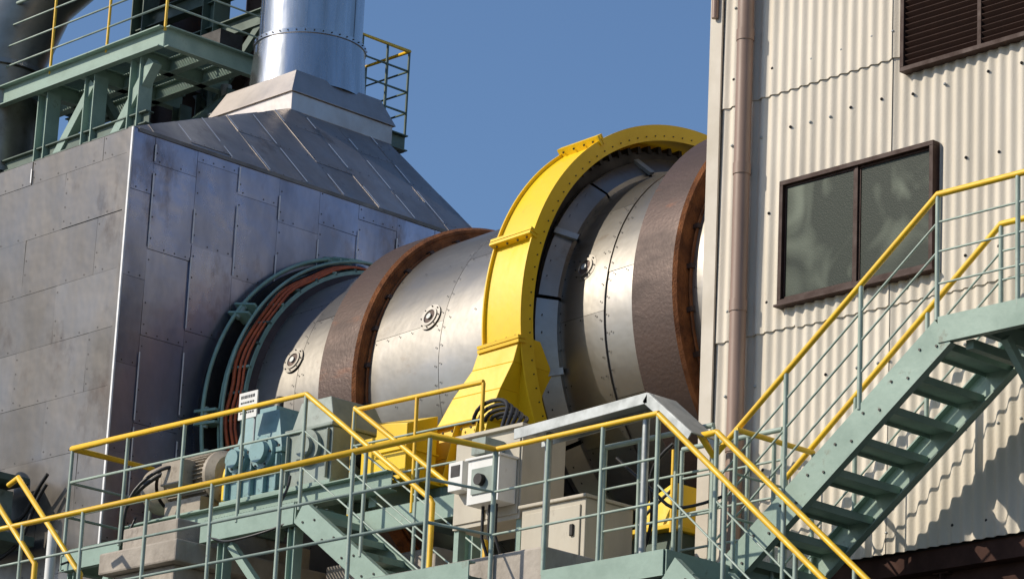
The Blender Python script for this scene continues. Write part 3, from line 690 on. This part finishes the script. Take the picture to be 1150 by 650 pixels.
g_.box(4.1,4.16,-3.98,-3.9,7.42,8.0,"grn"); g_.box(4.86,4.92,-3.98,-3.9,7.42,8.0,"grn")
for x in (4.6,4.68,4.76): g_.tube([(x,-4.12,8.12),(x,-4.12,7.85),(x+.05,-4.05,7.6),(x+.05,-3.9,7.42)],.014,"blk",8)
g_.out()
g_=G("junction_box",None,.01); g_.box(5.0,5.75,-4.05,-3.5,7.5,8.05,"beige"); g_.box(4.98,5.77,-4.08,-3.48,8.05,8.08,"beige"); g_.box(5.05,5.70,-4.065,-4.05,7.56,8.0,"beige"); g_.box(5.6,5.64,-4.085,-4.065,7.74,7.84,"dark"); g_.out()
g_=G("cable_tray",None,.004)
path=[V((5.35,-4.35,8.58)),V((6.86,-4.35,8.64)),V((7.35,-4.35,8.24))]
for i in range(2):
    a,b_=path[i],path[i+1]; g_.obox(a,b_,.30,.012,"galv"); g_.obox(a,b_,.012,.09,"galv",V((0,0,1)),(-.157,-.04)); g_.obox(a,b_,.012,.09,"galv",V((0,0,1)),(.157,-.04))
for x in (5.6,6.7): g_.tube([(x,-4.35,7.4),(x,-4.35,8.55)],.03,"galv",8)
g_.out()
g_=G("cable_bundle")
def hose(a,b_,sag,r=.02,m="blk",n=14,wob=.06):
    a=V(a);b_=V(b_);pts=[]
    for i in range(n+1):
        t=i/n; q=a+(b_-a)*t; q.z-=sag*4*t*(1-t); q.x+=wob*math.sin(t*7+a.x); q.y+=wob*math.cos(t*5+a.x); pts.append(q)
    g_.tube(pts,r,m,8)
hose((-.6,-3.5,9.3),(-1.1,-3.6,8.6),-.25,.022); hose((-.5,-3.5,9.3),(-.95,-3.7,8.6),-.3,.018)
for k in range(5): hose((3.5+.08*k,-3.2,9.2),(4.4+.06*k,-3.7,8.8),-.3+.05*k,.018)
for k in range(4): hose((3.3,-3.1,8.9-.05*k),(4.1,-3.6,8.5-.1*k),.15+.04*k,.014)
hose((2.3,-4.6,7.4),(4.9,-4.98,7.35),.2,.012); hose((5.2,-3.6,8.1),(5.9,-3.1,8.3),.25,.015); hose((5.9,-3.9,8.4),(6.9,-3.6,8.0),.25,.014)
hose((-2.6,-3.4,9.6),(-3.6,-3.6,9.2),.2,.02); hose((-2.6,-3.4,9.5),(-3.4,-3.7,8.6),.1,.02)
hose((5.6,-3.4,7.5),(6.3,-3.6,8.5),-.1,.016); hose((.7,-4.03,8.4),(1.9,-4.03,8.4),.12,.012); hose((1.2,-3.5,9.0),(2.0,-4.03,8.5),.2,.014); hose((-.9,-3.6,8.9),(-1.4,-4.03,8.4),.1,.012)
g_.tube([(-2.1,-3.7,5),(-2.1,-3.7,8.9)],.05,"white",14)
g_.out()
g_=G("access_ladder")
for y in (-5.6,-5.1):
    g_.tube([(-.9,y,8.9),(-.75,y,8.95),(.35,y,7.9),(.35,y,7.2)],.025,"yrail",10)
for i in range(5): g_.box(-.7+i*.2,-.55+i*.2,-5.58,-5.12,7.75-i*.12,7.77-i*.12,"grn")
g_.out()
g_=G("pump_unit",None,.006)
g_.box(-3.9,-3.0,-3.9,-3.4,9.55,9.62,"dgrn"); g_.box(-3.7,-3.2,-3.85,-3.45,9.1,9.5,"grey"); g_.box(-4.2,-2.9,-3.9,-3.35,8.9,9.0,"dgrn"); g_.rev([(0,.12),(.3,.12),(.3,0)],(-3.5,-3.6,9.62),(0,0,1),"dark",16)
g_.box(-3.0,-2.94,-3.903,-3.84,0,9.6,"dgrn"); g_.box(-4.1,-4.04,-3.903,-3.84,0,9.6,"dgrn")
g_.out()
